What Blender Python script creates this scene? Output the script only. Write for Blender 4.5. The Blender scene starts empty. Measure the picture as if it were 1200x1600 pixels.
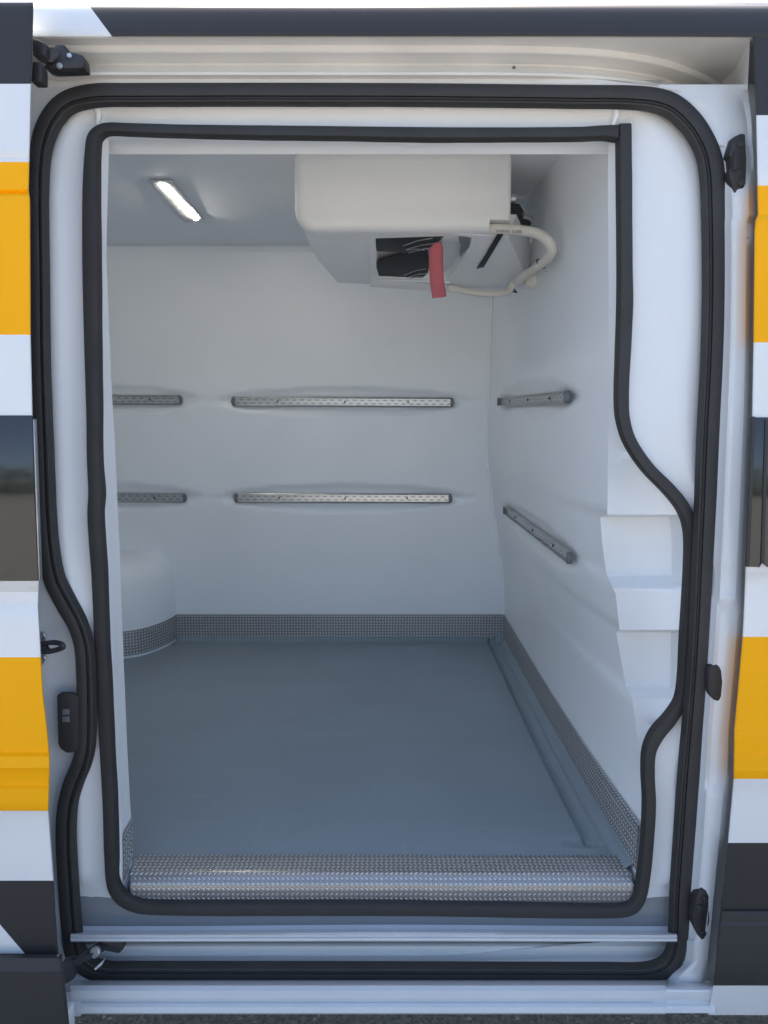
import bpy, bmesh, math, random
from mathutils import Vector, Matrix
R = math.radians
random.seed(7)
sc = bpy.context.scene
C = sc.collection

# ------------------------------------------------------------------ camera, sky, sun, exposure
F = 1180.0                      # focal length in photo pixels (photo is 1200 x 1600)
CAMD, CAMH = 1.5, 1.6
TH = math.atan(158.0 / F)
cam = bpy.data.cameras.new('camera'); co = bpy.data.objects.new('camera', cam); C.objects.link(co)
cam.sensor_fit = 'VERTICAL'; cam.sensor_height = 36.0; cam.sensor_width = 27.0; cam.lens = 36.0 * F / 1600.0
cam.clip_start = 0.05; cam.clip_end = 3000
co.location = (0, -CAMD, CAMH); co.rotation_euler = (math.pi / 2 - TH, 0, 0)
sc.camera = co
w = bpy.data.worlds.new('World'); sc.world = w; w.use_nodes = True
nt = w.node_tree
sky = nt.nodes.new('ShaderNodeTexSky'); sky.sky_type = 'NISHITA'; sky.sun_disc = False
SUN_EL, SUN_AZ = 52.0, -8.0     # the sun stands behind the van, over its roof
sky.sun_elevation = R(SUN_EL); sky.sun_rotation = R(SUN_AZ)
sky.air_density = 1.0; sky.dust_density = 4.0; sky.ozone_density = 1.0
nt.links.new(sky.outputs[0], nt.nodes['Background'].inputs[0]); nt.nodes['Background'].inputs[1].default_value = 0.15
sl = bpy.data.lights.new('sun', 'SUN'); so = bpy.data.objects.new('sun', sl); C.objects.link(so)
sl.energy = 4.5; sl.angle = R(0.5); sl.color = (1.0, 0.93, 0.82)
sd = Vector((math.sin(R(SUN_AZ)) * math.cos(R(SUN_EL)), math.cos(R(SUN_AZ)) * math.cos(R(SUN_EL)), math.sin(R(SUN_EL))))
so.rotation_euler = sd.to_track_quat('Z', 'Y').to_euler()
sc.view_settings.view_transform = 'Standard'; sc.view_settings.look = 'None'
sc.view_settings.exposure = 1.54
sc.cycles.max_bounces = 16; sc.cycles.diffuse_bounces = 10; sc.cycles.glossy_bounces = 6; sc.view_settings.gamma = 1.0
sc.view_settings.use_curve_mapping = False

# ------------------------------------------------------------------ measuring helpers
ct, st = math.cos(TH), math.sin(TH)
def ray(px, py):
    u = (px - 600.0) / F; v = (800.0 - py) / F
    return Vector((u, v * st + ct, v * ct - st))
O = Vector((0, -CAMD, CAMH))
def PY(px, py, Y):
    d = ray(px, py); return O + d * ((Y + CAMD) / d.y)
def PX(px, py, X):
    d = ray(px, py); return O + d * (X / d.x)
def PZ(px, py, Z):
    d = ray(px, py); return O + d * ((Z - CAMH) / d.z)
def ys(z):                                   # the side of the van leans in towards the roof
    y = 0.0
    if z > 1.15: y += 0.11 * ((z - 1.15) / 1.2) ** 1.5
    if z < 0.45: y += 0.03 * ((0.45 - z) / 0.2) ** 2
    return y
def PS(px, py, off=0.0):
    Y = off
    for _ in range(7):
        p = PY(px, py, Y); Y = ys(min(max(p.z, 0.2), 2.5)) + off
    return PY(px, py, Y)
def lerp(a, b, t): return a + (b - a) * t
def tab(T, x):
    if x <= T[0][0]: return T[0][1]
    for (a, va), (b, vb) in zip(T, T[1:]):
        if x <= b: return lerp(va, vb, (x - a) / (b - a)) if b > a else vb
    return T[-1][1]
def sm(x): x = max(0.0, min(1.0, x)); return x * x * (3 - 2 * x)
def frange(a, b, n): return [a + (b - a) * i / (n - 1) for i in range(n)]
def catmull(P, closed, per=8):
    n = len(P); out = []
    rng = range(n) if closed else range(n - 1)
    for i in rng:
        g = (lambda k: P[k % n]) if closed else (lambda k: P[max(0, min(n - 1, k))])
        p0, p1, p2, p3 = g(i - 1), g(i), g(i + 1), g(i + 2)
        # centripetal-ish: tangents limited by the neighbouring lengths
        def ln(a, b): return math.hypot(a[0] - b[0], a[1] - b[1]) + 1e-6
        l1 = ln(p1, p2); l0 = ln(p0, p1); l2 = ln(p2, p3)
        t1 = [((p2[k] - p0[k]) / (l0 + l1)) * l1 if ln(p0, p1) > 1e-3 else (p2[k] - p1[k]) for k in range(len(p1))]
        t2 = [((p3[k] - p1[k]) / (l1 + l2)) * l1 if ln(p2, p3) > 1e-3 else (p2[k] - p1[k]) for k in range(len(p1))]
        m = max(per, int(l1 / 14))
        for j in range(m):
            t = j / m; h1 = 2*t**3 - 3*t**2 + 1; h2 = t**3 - 2*t**2 + t; h3 = -2*t**3 + 3*t**2; h4 = t**3 - t**2
            out.append(tuple(h1*p1[k] + h2*t1[k] + h3*p2[k] + h4*t2[k] for k in range(len(p1))))
    if not closed: out.append(tuple(P[-1]))
    return out

# ------------------------------------------------------------------ materials
def mat(name, col, rough=0.5, metal=0.0, coat=0.0, bump=0.0, bscale=60.0, var=0.0, vscale=3.0, spec=0.5, dirt=None):
    m = bpy.data.materials.new(name); m.use_nodes = True
    N = m.node_tree.nodes; L = m.node_tree.links; b = N['Principled BSDF']
    b.inputs['Base Color'].default_value = (*col, 1); b.inputs['Roughness'].default_value = rough
    b.inputs['Metallic'].default_value = metal; b.inputs['Coat Weight'].default_value = coat
    b.inputs['Coat Roughness'].default_value = 0.06; b.inputs['Specular IOR Level'].default_value = spec
    tc = N.new('ShaderNodeTexCoord')
    if var > 0 or dirt:
        n = N.new('ShaderNodeTexNoise'); n.inputs['Scale'].default_value = vscale; n.inputs['Detail'].default_value = 6
        L.new(tc.outputs['Object'], n.inputs['Vector'])
        mx = N.new('ShaderNodeMix'); mx.data_type = 'RGBA'; mx.blend_type = 'MIX'
        mr = N.new('ShaderNodeMapRange'); mr.inputs[1].default_value = 0.35; mr.inputs[2].default_value = 0.75
        mr.inputs[3].default_value = 0.0; mr.inputs[4].default_value = 1.0
        L.new(n.outputs[0], mr.inputs[0]); L.new(mr.outputs[0], mx.inputs[0])
        c2 = dirt if dirt else tuple(max(0, c * (1 - var)) for c in col)
        mx.inputs[6].default_value = (*col, 1); mx.inputs[7].default_value = (*c2, 1)
        L.new(mx.outputs[2], b.inputs['Base Color'])
        r = N.new('ShaderNodeMapRange'); r.inputs[3].default_value = max(0.03, rough * 0.85); r.inputs[4].default_value = min(1, rough * 1.2)
        L.new(n.outputs[0], r.inputs[0]); L.new(r.outputs[0], b.inputs['Roughness'])
    if bump > 0:
        n2 = N.new('ShaderNodeTexNoise'); n2.inputs['Scale'].default_value = bscale; n2.inputs['Detail'].default_value = 3
        L.new(tc.outputs['Object'], n2.inputs['Vector'])
        bp = N.new('ShaderNodeBump'); bp.inputs['Strength'].default_value = bump; bp.inputs['Distance'].default_value = 0.002
        L.new(n2.outputs[0], bp.inputs['Height']); L.new(bp.outputs[0], b.inputs['Normal'])
    return m
M = {}
M['paint'] = mat('white_paint', (0.76, 0.77, 0.775), 0.28, coat=0.5, bump=0.12, bscale=9, var=0.05, vscale=4)
M['jamb'] = mat('white_jamb_paint', (0.71, 0.73, 0.75), 0.33, coat=0.25, bump=0.15, bscale=14, var=0.07, vscale=5)
M['cream'] = mat('primer_white', (0.80, 0.785, 0.76), 0.42, bump=0.2, bscale=20, var=0.10, vscale=6)
M['yellow'] = mat('yellow_vinyl', (1.0, 0.445, 0.001), 0.45, coat=0.0, bump=0.10, bscale=9, var=0.04, spec=0.2)
M['dark'] = mat('dark_grey_vinyl', (0.035, 0.033, 0.035), 0.45, coat=0.0, bump=0.10, bscale=12, var=0.1, spec=0.35)
M['plastic'] = mat('black_textured_plastic', (0.045, 0.042, 0.042), 0.6, bump=0.35, bscale=420, var=0.1, spec=0.35)
M['rubber'] = mat('black_rubber', (0.036, 0.034, 0.034), 0.62, bump=0.3, bscale=120, var=0.15, vscale=12)
M['glass'] = mat('tinted_window', (0.016, 0.016, 0.016), 0.09, bump=0.12, bscale=5, spec=0.8)
M['gel'] = mat('white_gelcoat', (0.89, 0.91, 0.93), 0.36, bump=0.25, bscale=16, var=0.05, vscale=3)
M['wall'] = mat('gelcoat_wall', (0.86, 0.89, 0.92), 0.34, bump=0.45, bscale=7, var=0.05, vscale=2.5)
M['unit'] = mat('cream_plastic', (0.87, 0.865, 0.84), 0.45, bump=0.35, bscale=300, var=0.06)
M['hose'] = mat('cream_hose', (0.72, 0.69, 0.62), 0.45, bump=0.2, bscale=80, var=0.1, vscale=20)
M['steel'] = mat('worn_steel', (0.58, 0.58, 0.58), 0.35, metal=0.9, bump=0.2, bscale=80, var=0.3, vscale=30)
M['iron'] = mat('dark_iron', (0.05, 0.05, 0.055), 0.45, metal=0.3, bump=0.3, bscale=90, var=0.3, vscale=20)
M['grey'] = mat('grey_part', (0.16, 0.17, 0.18), 0.5, var=0.1)
M['black'] = mat('black_gap', (0.01, 0.01, 0.01), 0.8)
M['fan'] = mat('black_fan_blade', (0.018, 0.018, 0.02), 0.6)
M['red'] = mat('red_fabric', (0.50, 0.12, 0.14), 0.75, bump=0.4, bscale=300, var=0.15, vscale=25)
M['floor'] = mat('blue_grey_resin', (0.232, 0.283, 0.32), 0.31, bump=0.06, bscale=240, var=0.10, vscale=2.5, spec=0.5)
M['tar'] = mat('asphalt_dummy', (0.05, 0.05, 0.05), 0.9)

def scuff(m, light, dark):
    N = m.node_tree.nodes; L = m.node_tree.links; b = N['Principled BSDF']; tc = N.new('ShaderNodeTexCoord')
    src = b.inputs['Base Color'].links[0].from_socket
    for k, (sc_, rot, lo, hi, colr, amt) in enumerate((((3, 46, 1), .5, .66, .72, light, .30), ((60, 4, 1), -.35, .68, .73, light, .22), ((1.5, 2.2, 1), .2, .55, .8, dark, .18), ((90, 90, 90), 0, .70, .76, dark, .35))):
        mp = N.new('ShaderNodeMapping'); mp.inputs['Scale'].default_value = sc_; mp.inputs['Rotation'].default_value = (0, 0, rot)
        L.new(tc.outputs['Object'], mp.inputs[0])
        n = N.new('ShaderNodeTexNoise'); n.inputs['Scale'].default_value = 1.0; n.inputs['Detail'].default_value = 5; n.inputs['Distortion'].default_value = .6
        L.new(mp.outputs[0], n.inputs['Vector'])
        r = N.new('ShaderNodeMapRange'); r.inputs[1].default_value = lo; r.inputs[2].default_value = hi; r.inputs[4].default_value = amt
        L.new(n.outputs[0], r.inputs[0]); mx = N.new('ShaderNodeMix'); mx.data_type = 'RGBA'
        L.new(r.outputs[0], mx.inputs[0]); L.new(src, mx.inputs[6]); mx.inputs[7].default_value = (*colr, 1); src = mx.outputs[2]
    L.new(src, b.inputs['Base Color'])
scuff(M['floor'], (.34, .38, .40), (.12, .15, .17))
scuff(M['jamb'], (.8, .8, .8), (.50, .49, .47))
scuff(M['liner'] if 'liner' in M else M['gel'], (.84, .84, .84), (.66, .67, .67))
def asphalt():
    m = bpy.data.materials.new('asphalt'); m.use_nodes = True
    N = m.node_tree.nodes; L = m.node_tree.links; b = N['Principled BSDF']; b.inputs['Roughness'].default_value = 0.85
    tc = N.new('ShaderNodeTexCoord'); v = N.new('ShaderNodeTexVoronoi'); v.inputs['Scale'].default_value = 110
    L.new(tc.outputs['Object'], v.inputs['Vector'])
    cr = N.new('ShaderNodeValToRGB'); cr.color_ramp.elements[0].position = 0.1; cr.color_ramp.elements[0].color = (0.17, 0.165, 0.155, 1)
    cr.color_ramp.elements[1].position = 0.9; cr.color_ramp.elements[1].color = (0.35, 0.34, 0.315, 1)
    e = cr.color_ramp.elements.new(0.97); e.color = (0.60, 0.58, 0.53, 1)
    L.new(v.outputs['Color'], cr.inputs[0]); L.new(cr.outputs[0], b.inputs['Base Color'])
    bp = N.new('ShaderNodeBump'); bp.inputs['Strength'].default_value = 0.8; bp.inputs['Distance'].default_value = 0.006
    L.new(v.outputs['Distance'], bp.inputs['Height']); L.new(bp.outputs[0], b.inputs['Normal'])
    return m
M['asphalt'] = asphalt()

def sill_mat():
    """gelcoat above, grey anti-slip coating with a wavy hand-painted edge below"""
    m = mat('gelcoat_with_grey_sill', (0.80, 0.81, 0.82), 0.36, bump=0.25, bscale=16)
    N = m.node_tree.nodes; L = m.node_tree.links; b = N['Principled BSDF']
    tc = N.new('ShaderNodeTexCoord'); sx = N.new('ShaderNodeSeparateXYZ'); L.new(tc.outputs['Object'], sx.inputs[0])
    n = N.new('ShaderNodeTexNoise'); n.inputs['Scale'].default_value = 14; n.inputs['Detail'].default_value = 2
    L.new(tc.outputs['Object'], n.inputs['Vector'])
    a = N.new('ShaderNodeMath'); a.operation = 'MULTIPLY_ADD'; a.inputs[1].default_value = 0.022
    L.new(n.outputs[0], a.inputs[0]); L.new(sx.outputs[2], a.inputs[2])
    t = N.new('ShaderNodeMapRange'); t.inputs[1].default_value = 0.4915; t.inputs[2].default_value = 0.4925
    L.new(a.outputs[0], t.inputs[0])
    mx = N.new('ShaderNodeMix'); mx.data_type = 'RGBA'
    mx.inputs[6].default_value = (0.27, 0.285, 0.30, 1); mx.inputs[7].default_value = (0.80, 0.81, 0.82, 1)
    L.new(t.outputs[0], mx.inputs[0]); L.new(mx.outputs[2], b.inputs['Base Color'])
    return m
M['liner'] = sill_mat()

def mnode(N, L, op, a, b=None, c=None):
    n = N.new('ShaderNodeMath'); n.operation = op
    for i, v in enumerate((a, b, c)):
        if v is None: continue
        if isinstance(v, (int, float)): n.inputs[i].default_value = v
        else: L.new(v, n.inputs[i])
    return n.outputs[0]
def tread(name, cell=0.0115, col=(0.62, 0.62, 0.63), rough=0.33, metal=0.7, base=.52):
    """aluminium plate with a herringbone of small raised grains, UV in metres"""
    m = bpy.data.materials.new(name); m.use_nodes = True
    N = m.node_tree.nodes; L = m.node_tree.links; b = N['Principled BSDF']
    b.inputs['Metallic'].default_value = metal; b.inputs['Base Color'].default_value = (*col, 1)
    tc = N.new('ShaderNodeTexCoord'); s = N.new('ShaderNodeSeparateXYZ'); L.new(tc.outputs['UV'], s.inputs[0])
    U = mnode(N, L, 'DIVIDE', s.outputs[0], cell); V = mnode(N, L, 'DIVIDE', s.outputs[1], cell)
    iy = mnode(N, L, 'FLOOR', V); par = mnode(N, L, 'FLOORED_MODULO', iy, 2.0)
    sg = mnode(N, L, 'MULTIPLY_ADD', par, 2.0, -1.0)
    fx = mnode(N, L, 'SUBTRACT', mnode(N, L, 'FRACT', U), 0.5); fy = mnode(N, L, 'SUBTRACT', mnode(N, L, 'FRACT', V), 0.5)
    fxs = mnode(N, L, 'MULTIPLY', fx, sg)
    a = mnode(N, L, 'MULTIPLY', mnode(N, L, 'ADD', fxs, fy), 1.35)
    c = mnode(N, L, 'MULTIPLY', mnode(N, L, 'SUBTRACT', fxs, fy), 3.6)
    r2 = mnode(N, L, 'ADD', mnode(N, L, 'MULTIPLY', a, a), mnode(N, L, 'MULTIPLY', c, c))
    h = N.new('ShaderNodeMapRange'); h.interpolation_type = 'SMOOTHSTEP'
    h.inputs[1].default_value = 1.0; h.inputs[2].default_value = 0.15; h.inputs[3].default_value = 0; h.inputs[4].default_value = 1
    L.new(r2, h.inputs[0])
    bp = N.new('ShaderNodeBump'); bp.inputs['Strength'].default_value = 1.0; bp.inputs['Distance'].default_value = 0.003
    L.new(h.outputs[0], bp.inputs['Height']); L.new(bp.outputs[0], b.inputs['Normal'])
    mx = N.new('ShaderNodeMix'); mx.data_type = 'RGBA'
    mx.inputs[6].default_value = (*[k * base for k in col], 1); mx.inputs[7].default_value = (*[min(1, k * 1.5) for k in col], 1)
    L.new(h.outputs[0], mx.inputs[0])
    n = N.new('ShaderNodeTexNoise'); n.inputs['Scale'].default_value = 6; n.inputs['Detail'].default_value = 5
    L.new(tc.outputs['Object'], n.inputs['Vector'])
    r = N.new('ShaderNodeMapRange'); r.inputs[3].default_value = rough * 0.7; r.inputs[4].default_value = rough * 1.5
    L.new(n.outputs[0], r.inputs[0]); L.new(r.outputs[0], b.inputs['Roughness']); L.new(mx.outputs[2], b.inputs['Base Color'])
    return m
M['tread'] = tread('aluminium_tread_plate', rough=.27)
M['kick'] = tread('aluminium_kick_plate', .0135, (0.80, 0.81, 0.82), .36, .5, .40)
def perforated(name, pitch, cells, dk=0.28):
    """rail face: rows of punched dark holes, UV x in metres, y 0..1"""
    m = bpy.data.materials.new(name); m.use_nodes = True
    N = m.node_tree.nodes; L = m.node_tree.links; b = N['Principled BSDF']; b.inputs['Metallic'].default_value = 0.9
    b.inputs['Roughness'].default_value = 0.32
    tc = N.new('ShaderNodeTexCoord'); s = N.new('ShaderNodeSeparateXYZ'); L.new(tc.outputs['UV'], s.inputs[0])
    U = mnode(N, L, 'DIVIDE', s.outputs[0], pitch); V = mnode(N, L, 'MULTIPLY', s.outputs[1], cells)
    row = mnode(N, L, 'FLOOR', V); sh = mnode(N, L, 'MULTIPLY_ADD', row, 0.5, U)
    fx = mnode(N, L, 'SUBTRACT', mnode(N, L, 'FRACT', sh), 0.5); fy = mnode(N, L, 'SUBTRACT', mnode(N, L, 'FRACT', V), 0.5)
    r2 = mnode(N, L, 'ADD', mnode(N, L, 'MULTIPLY', fx, fx), mnode(N, L, 'MULTIPLY', mnode(N, L, 'MULTIPLY', fy, fy), 1.8))
    h = N.new('ShaderNodeMapRange'); h.inputs[1].default_value = 0.07; h.inputs[2].default_value = 0.10
    L.new(r2, h.inputs[0])
    mx = N.new('ShaderNodeMix'); mx.data_type = 'RGBA'
    mx.inputs[6].default_value = (dk, dk, dk * 1.03, 1); mx.inputs[7].default_value = (0.62, 0.62, 0.62, 1)
    L.new(h.outputs[0], mx.inputs[0]); L.new(mx.outputs[2], b.inputs['Base Color'])
    bp = N.new('ShaderNodeBump'); bp.inputs['Strength'].default_value = 0.6; bp.inputs['Distance'].default_value = 0.002
    L.new(h.outputs[0], bp.inputs['Height']); L.new(bp.outputs[0], b.inputs['Normal'])
    return m
M['perf'] = perforated('perforated_rail_face', 0.042, 3)
M['wave'] = perforated('wavy_rail_face', 0.034, 2, 0.36)
def emis(name, col, s):
    m = bpy.data.materials.new(name); m.use_nodes = True; b = m.node_tree.nodes['Principled BSDF']
    b.inputs['Base Color'].default_value = (*col, 1); b.inputs['Emission Color'].default_value = (*col, 1)
    b.inputs['Emission Strength'].default_value = s; return m
M['lamp'] = emis('lit_diffuser', (1.0, 0.94, 0.82), 34.0)

# ------------------------------------------------------------------ mesh helpers
def link(name, me, mats, parent=None, ang=32, label=None):
    for m in (mats if isinstance(mats, (list, tuple)) else [mats]): me.materials.append(m)
    for p in me.polygons: p.use_smooth = True
    try: me.set_sharp_from_angle(angle=R(ang))
    except Exception: pass
    o = bpy.data.objects.new(name, me); C.objects.link(o)
    if parent: o.parent = parent
    if label: o['label'] = label
    return o
def fbm(bm, name):
    me = bpy.data.meshes.new(name); bm.to_mesh(me); bm.free(); return me
def grid_bm(bm, rows, closed=False, mi=None, uv=None):
    """rows of points -> quads; mi(i,j) gives a material index; uv(i,j) a pair"""
    V = [[bm.verts.new(p) for p in r] for r in rows]
    ul = bm.loops.layers.uv.verify() if uv else None
    n = len(rows[0])
    for i in range(len(rows) - 1):
        for j in range(n if closed else n - 1):
            k = (j + 1) % n
            idx = [(i, j), (i, k), (i + 1, k), (i + 1, j)]
            try: f = bm.faces.new([V[a][b_] for a, b_ in idx])
            except ValueError: continue
            if mi: f.material_index = mi(i, j)
            if uv:
                for lp, (a, b_) in zip(f.loops, [(i, j), (i, j + 1), (i + 1, j + 1), (i + 1, j)]): lp[ul].uv = uv(a, b_)
    return V
def grid(name, rows, m, parent=None, ang=32, **k):
    bm = bmesh.new(); grid_bm(bm, rows, **k)
    bmesh.ops.remove_doubles(bm, verts=bm.verts, dist=1e-6)
    return link(name, fbm(bm, name), m, parent, ang)
def box_bm(bm, lo, hi, bev=0.0, seg=2, mi=0):
    r = bmesh.ops.create_cube(bm, size=1.0); vs = r['verts']
    for v in vs:
        v.co = Vector([lo[k] + (v.co[k] + 0.5) * (hi[k] - lo[k]) for k in range(3)])
    fs = set(f for v in vs for f in v.link_faces)
    for f in fs: f.material_index = mi
    if bev > 0:
        es = list(set(e for v in vs for e in v.link_edges))
        bmesh.ops.bevel(bm, geom=es, offset=bev, segments=seg, affect='EDGES', profile=0.5)
def box(name, lo, hi, m, parent=None, bev=0.0, seg=2):
    bm = bmesh.new(); box_bm(bm, lo, hi, bev, seg); return link(name, fbm(bm, name), m, parent)
def prism_bm(bm, front, dvec, bev=0.0, seg=2):
    """polygon of 3D points extruded along dvec"""
    a = [bm.verts.new(p) for p in front]; b = [bm.verts.new(Vector(p) + Vector(dvec)) for p in front]
    n = len(a); fs = [bm.faces.new(a), bm.faces.new(b[::-1])]
    for i in range(n): fs.append(bm.faces.new([a[i], b[i], b[(i + 1) % n], a[(i + 1) % n]]))
    bmesh.ops.recalc_face_normals(bm, faces=fs)
    if bev > 0:
        es = list(set(e for f in fs for e in f.edges))
        bmesh.ops.bevel(bm, geom=es, offset=bev, segments=seg, affect='EDGES', profile=0.5)
def prism(name, front, dvec, m, parent=None, bev=0.0, seg=2):
    bm = bmesh.new(); prism_bm(bm, front, dvec, bev, seg); return link(name, fbm(bm, name), m, parent)
def tube_bm(bm, pts, rad, seg=12, caps=True):
    pts = [Vector(p) for p in pts]; n = len(pts); rings = []
    up = Vector((0, 0, 1)); prev = None
    for i, p in enumerate(pts):
        t = (pts[min(i + 1, n - 1)] - pts[max(i - 1, 0)]).normalized()
        if prev is None:
            a = t.cross(up)
            if a.length < 1e-3: a = t.cross(Vector((1, 0, 0)))
            a.normalize()
        else:
            a = (prev - t * prev.dot(t)).normalized()
        prev = a; b = t.cross(a)
        r = rad[i] if isinstance(rad, (list, tuple)) else rad
        rings.append([bm.verts.new(p + (a * math.cos(2*math.pi*k/seg) + b * math.sin(2*math.pi*k/seg)) * r) for k in range(seg)])
    for i in range(n - 1):
        for k in range(seg):
            bm.faces.new([rings[i][k], rings[i][(k+1) % seg], rings[i+1][(k+1) % seg], rings[i+1][k]])
    if caps: bm.faces.new(rings[0][::-1]); bm.faces.new(rings[-1])
def tube(name, pts, rad, m, parent=None, seg=12):
    bm = bmesh.new(); tube_bm(bm, pts, rad, seg); return link(name, fbm(bm, name), m, parent, 50)
def spline3(P, per=8): return [Vector(p) for p in catmull([tuple(p) for p in P], False, per)]
def disc_bm(bm, c, n, r, h, seg=20):
    n = Vector(n).normalized(); tube_bm(bm, [Vector(c), Vector(c) + n * h * 0.7, Vector(c) + n * h], [r, r, r * 0.75], seg)

def link_split(name, bm, m, parent=None, ang=32):
    bm.verts.ensure_lookup_table(); seen = set(); out = []
    for v in bm.verts:
        if v in seen: continue
        st_k, isl = [v], []
        seen.add(v)
        while st_k:
            q = st_k.pop(); isl.append(q)
            for e in q.link_edges:
                o2 = e.other_vert(q)
                if o2 not in seen: seen.add(o2); st_k.append(o2)
        nb = bmesh.new(); mp = {q: nb.verts.new(q.co) for q in isl}
        for f in set(f for q in isl for f in q.link_faces): nb.faces.new([mp[q] for q in f.verts])
        out.append(link(name, fbm(nb, name), m, parent, ang))
    bm.free(); return out[0]
def thing(name, label, cat, loc):
    o = bpy.data.objects.new(name, None); C.objects.link(o); o.location = loc; o.empty_display_size = 0.2
    o['label'] = label; o['category'] = cat; return o

# ------------------------------------------------------------------ ground
bm = bmesh.new(); box_bm(bm, (-400, -400, -0.3), (400, 400, 0.0))
g = link('ground', fbm(bm, 'ground'), M['asphalt']); g['kind'] = 'structure'

# a far belt of trees across the yard, behind the camera: it shows in the dark windows
bm = bmesh.new(); rt = random.Random(3)
for k in range(90):
    cx_, cy_ = -110 + k * 2.5 + rt.uniform(-1, 1), -52 + rt.uniform(-4, 4); hh = rt.uniform(7, 12); rr = rt.uniform(2.0, 3.4)
    for q in range(110):
        a, e, rad = rt.uniform(0, 6.283), rt.uniform(-1, 1), rt.uniform(.45, 1) ** .5
        c = Vector((cx_ + math.cos(a) * math.sqrt(1 - e * e) * rr * rad, cy_ + math.sin(a) * math.sqrt(1 - e * e) * rr * rad, hh * .55 + e * hh * .45 * rad))
        vs = [bm.verts.new(c + Vector((rt.uniform(-1, 1), rt.uniform(-1, 1), rt.uniform(-1, 1))) * .7) for _ in range(3)]
        bm.faces.new(vs)
tb = link('far_trees', fbm(bm, 'far_trees'), mat('far_foliage', (.06, .075, .035), .7, var=.4, vscale=.5)); tb['kind'] = 'stuff'
tb['label'] = 'belt of far trees across the yard'; tb['category'] = 'trees'

# ------------------------------------------------------------------ the van
van = thing('delivery_van', 'white refrigerated van with yellow and dark grey stripes, side door open on empty cargo box', 'van', (0, 0, 0))
FZ = 0.52                                   # floor height

# ---- rubber seals as centre lines (x, y, width) read off the opening
SO = [(200,148,33),(600,148,33),(900,151,33),(1000,153,34),(1045,163,36),(1078,190,36),(1102,228,35),(1112,265,36),(1115,330,34),
      (1116,450,33),(1113,560,32),(1107,680,32),(1102,800,31),(1094,960,28),(1088,1060,28),(1077,1200,31),(1070,1300,31),(1063,1400,30),
      (1061,1450,29),(1056,1487,28),(1042,1509,28),(1012,1521,29),(950,1522,29),(600,1521,29),(200,1520,28),(165,1519,28),(135,1508,28),
      (117,1485,29),(112,1450,29),(108,1400,29),(104,1340,29),(103,1290,29),(106,1255,29),(115,1222,30),(128,1190,29),(134,1160,28),
      (135,1100,27),(134,1050,27),(131,1008,27),(121,975,28),(102,940,30),(85,905,30),(76,860,30),(71,800,30),(69,750,30),(65.5,650,28),
      (63,560,27),(61,400,27),(60,300,28),(63,240,30),(76,195,33),(102,163,34),(142,150,34)]
SI = [(974,197,22),(975,300,22),(976,420,22),(976,480,23),(973,560,22),(971,620,21),(973,655,20),(984,690,19),(1010,729,19),(1045,765,20),
      (1066,792,20),(1076,818,19),(1079,850,18),(1076,920,17),(1071,1000,17),(1067,1060,15),(1062,1095,17),(1046,1122,19),(1026,1146,21),
      (1014,1172,19),(1012,1205,19),(1014,1250,19),(1011,1310,18),(1005,1365,18),(998,1400,18),(985,1416,18),(955,1421,19),(760,1419,20),
      (600,1417,20),(400,1417,20),(240,1416,19),(212,1412,19),(190,1400,18),(178,1380,18),(175,1340,20),(172.5,1250,21),(167,1150,21),
      (163,1060,21),(160,1000,21),(156,900,22),(152,840,23),(150,800,23),(152,770,24),(149,720,22),(148,650,22),(145,500,25),(143.5,400,26),
      (143.5,300,25),(146,235,22),(150,214,20),(166,203,17),(200,203,17),(300,206,18),(500,208.5,19),(700,211,20),(900,210,19),(940,208,20),(963,209,24)]
SOc = catmull(SO, True); SIc = catmull(SI, False)
def wob(P, k):
    out = []; L_ = 0.0; q = P[0]
    for p in P:
        L_ += math.hypot(p[0] - q[0], p[1] - q[1]); q = p
        e = k * (math.sin(L_ / 37.0) + .6 * math.sin(L_ / 13.7 + 1) + .9 * math.sin(L_ / 91.0))
        out.append((p[0] + .35 * e, p[1] + .25 * e, p[2] + .8 * e))
    return out
SOc = wob(SOc, .18); SIc = wob(SIc, .32)
YO, YI = 0.085, 0.12
def seal(name, path, closed, prof, off, parent, m=None):
    n = len(path); rows = []
    for i, (x, y, wd) in enumerate(path):
        a = path[(i - 1) % n] if closed else path[max(0, i - 1)]; b = path[(i + 1) % n] if closed else path[min(n - 1, i + 1)]
        tx, ty = b[0] - a[0], b[1] - a[1]; l = math.hypot(tx, ty) or 1; nx, ny = -ty / l, tx / l      # points inwards (clockwise path)
        base = PS(x, y, off)
        row = []
        for s, h in prof:
            q = PS(x + nx * wd / 2 * s, y + ny * wd / 2 * s, off)
            row.append(q + Vector((0, -h, 0)) )
        rows.append(row)
    if closed: rows.append(rows[0])
    bm = bmesh.new(); grid_bm(bm, rows)
    if not closed:
        bm.verts.ensure_lookup_table(); k = len(prof)
        bm.faces.new([bm.verts[i] for i in range(k)]); bm.faces.new([bm.verts[len(bm.verts) - 1 - i] for i in range(k)])
    bmesh.ops.remove_doubles(bm, verts=bm.verts, dist=1e-6)
    return link(name, fbm(bm, name), m or M['rubber'], parent, 40)
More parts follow.
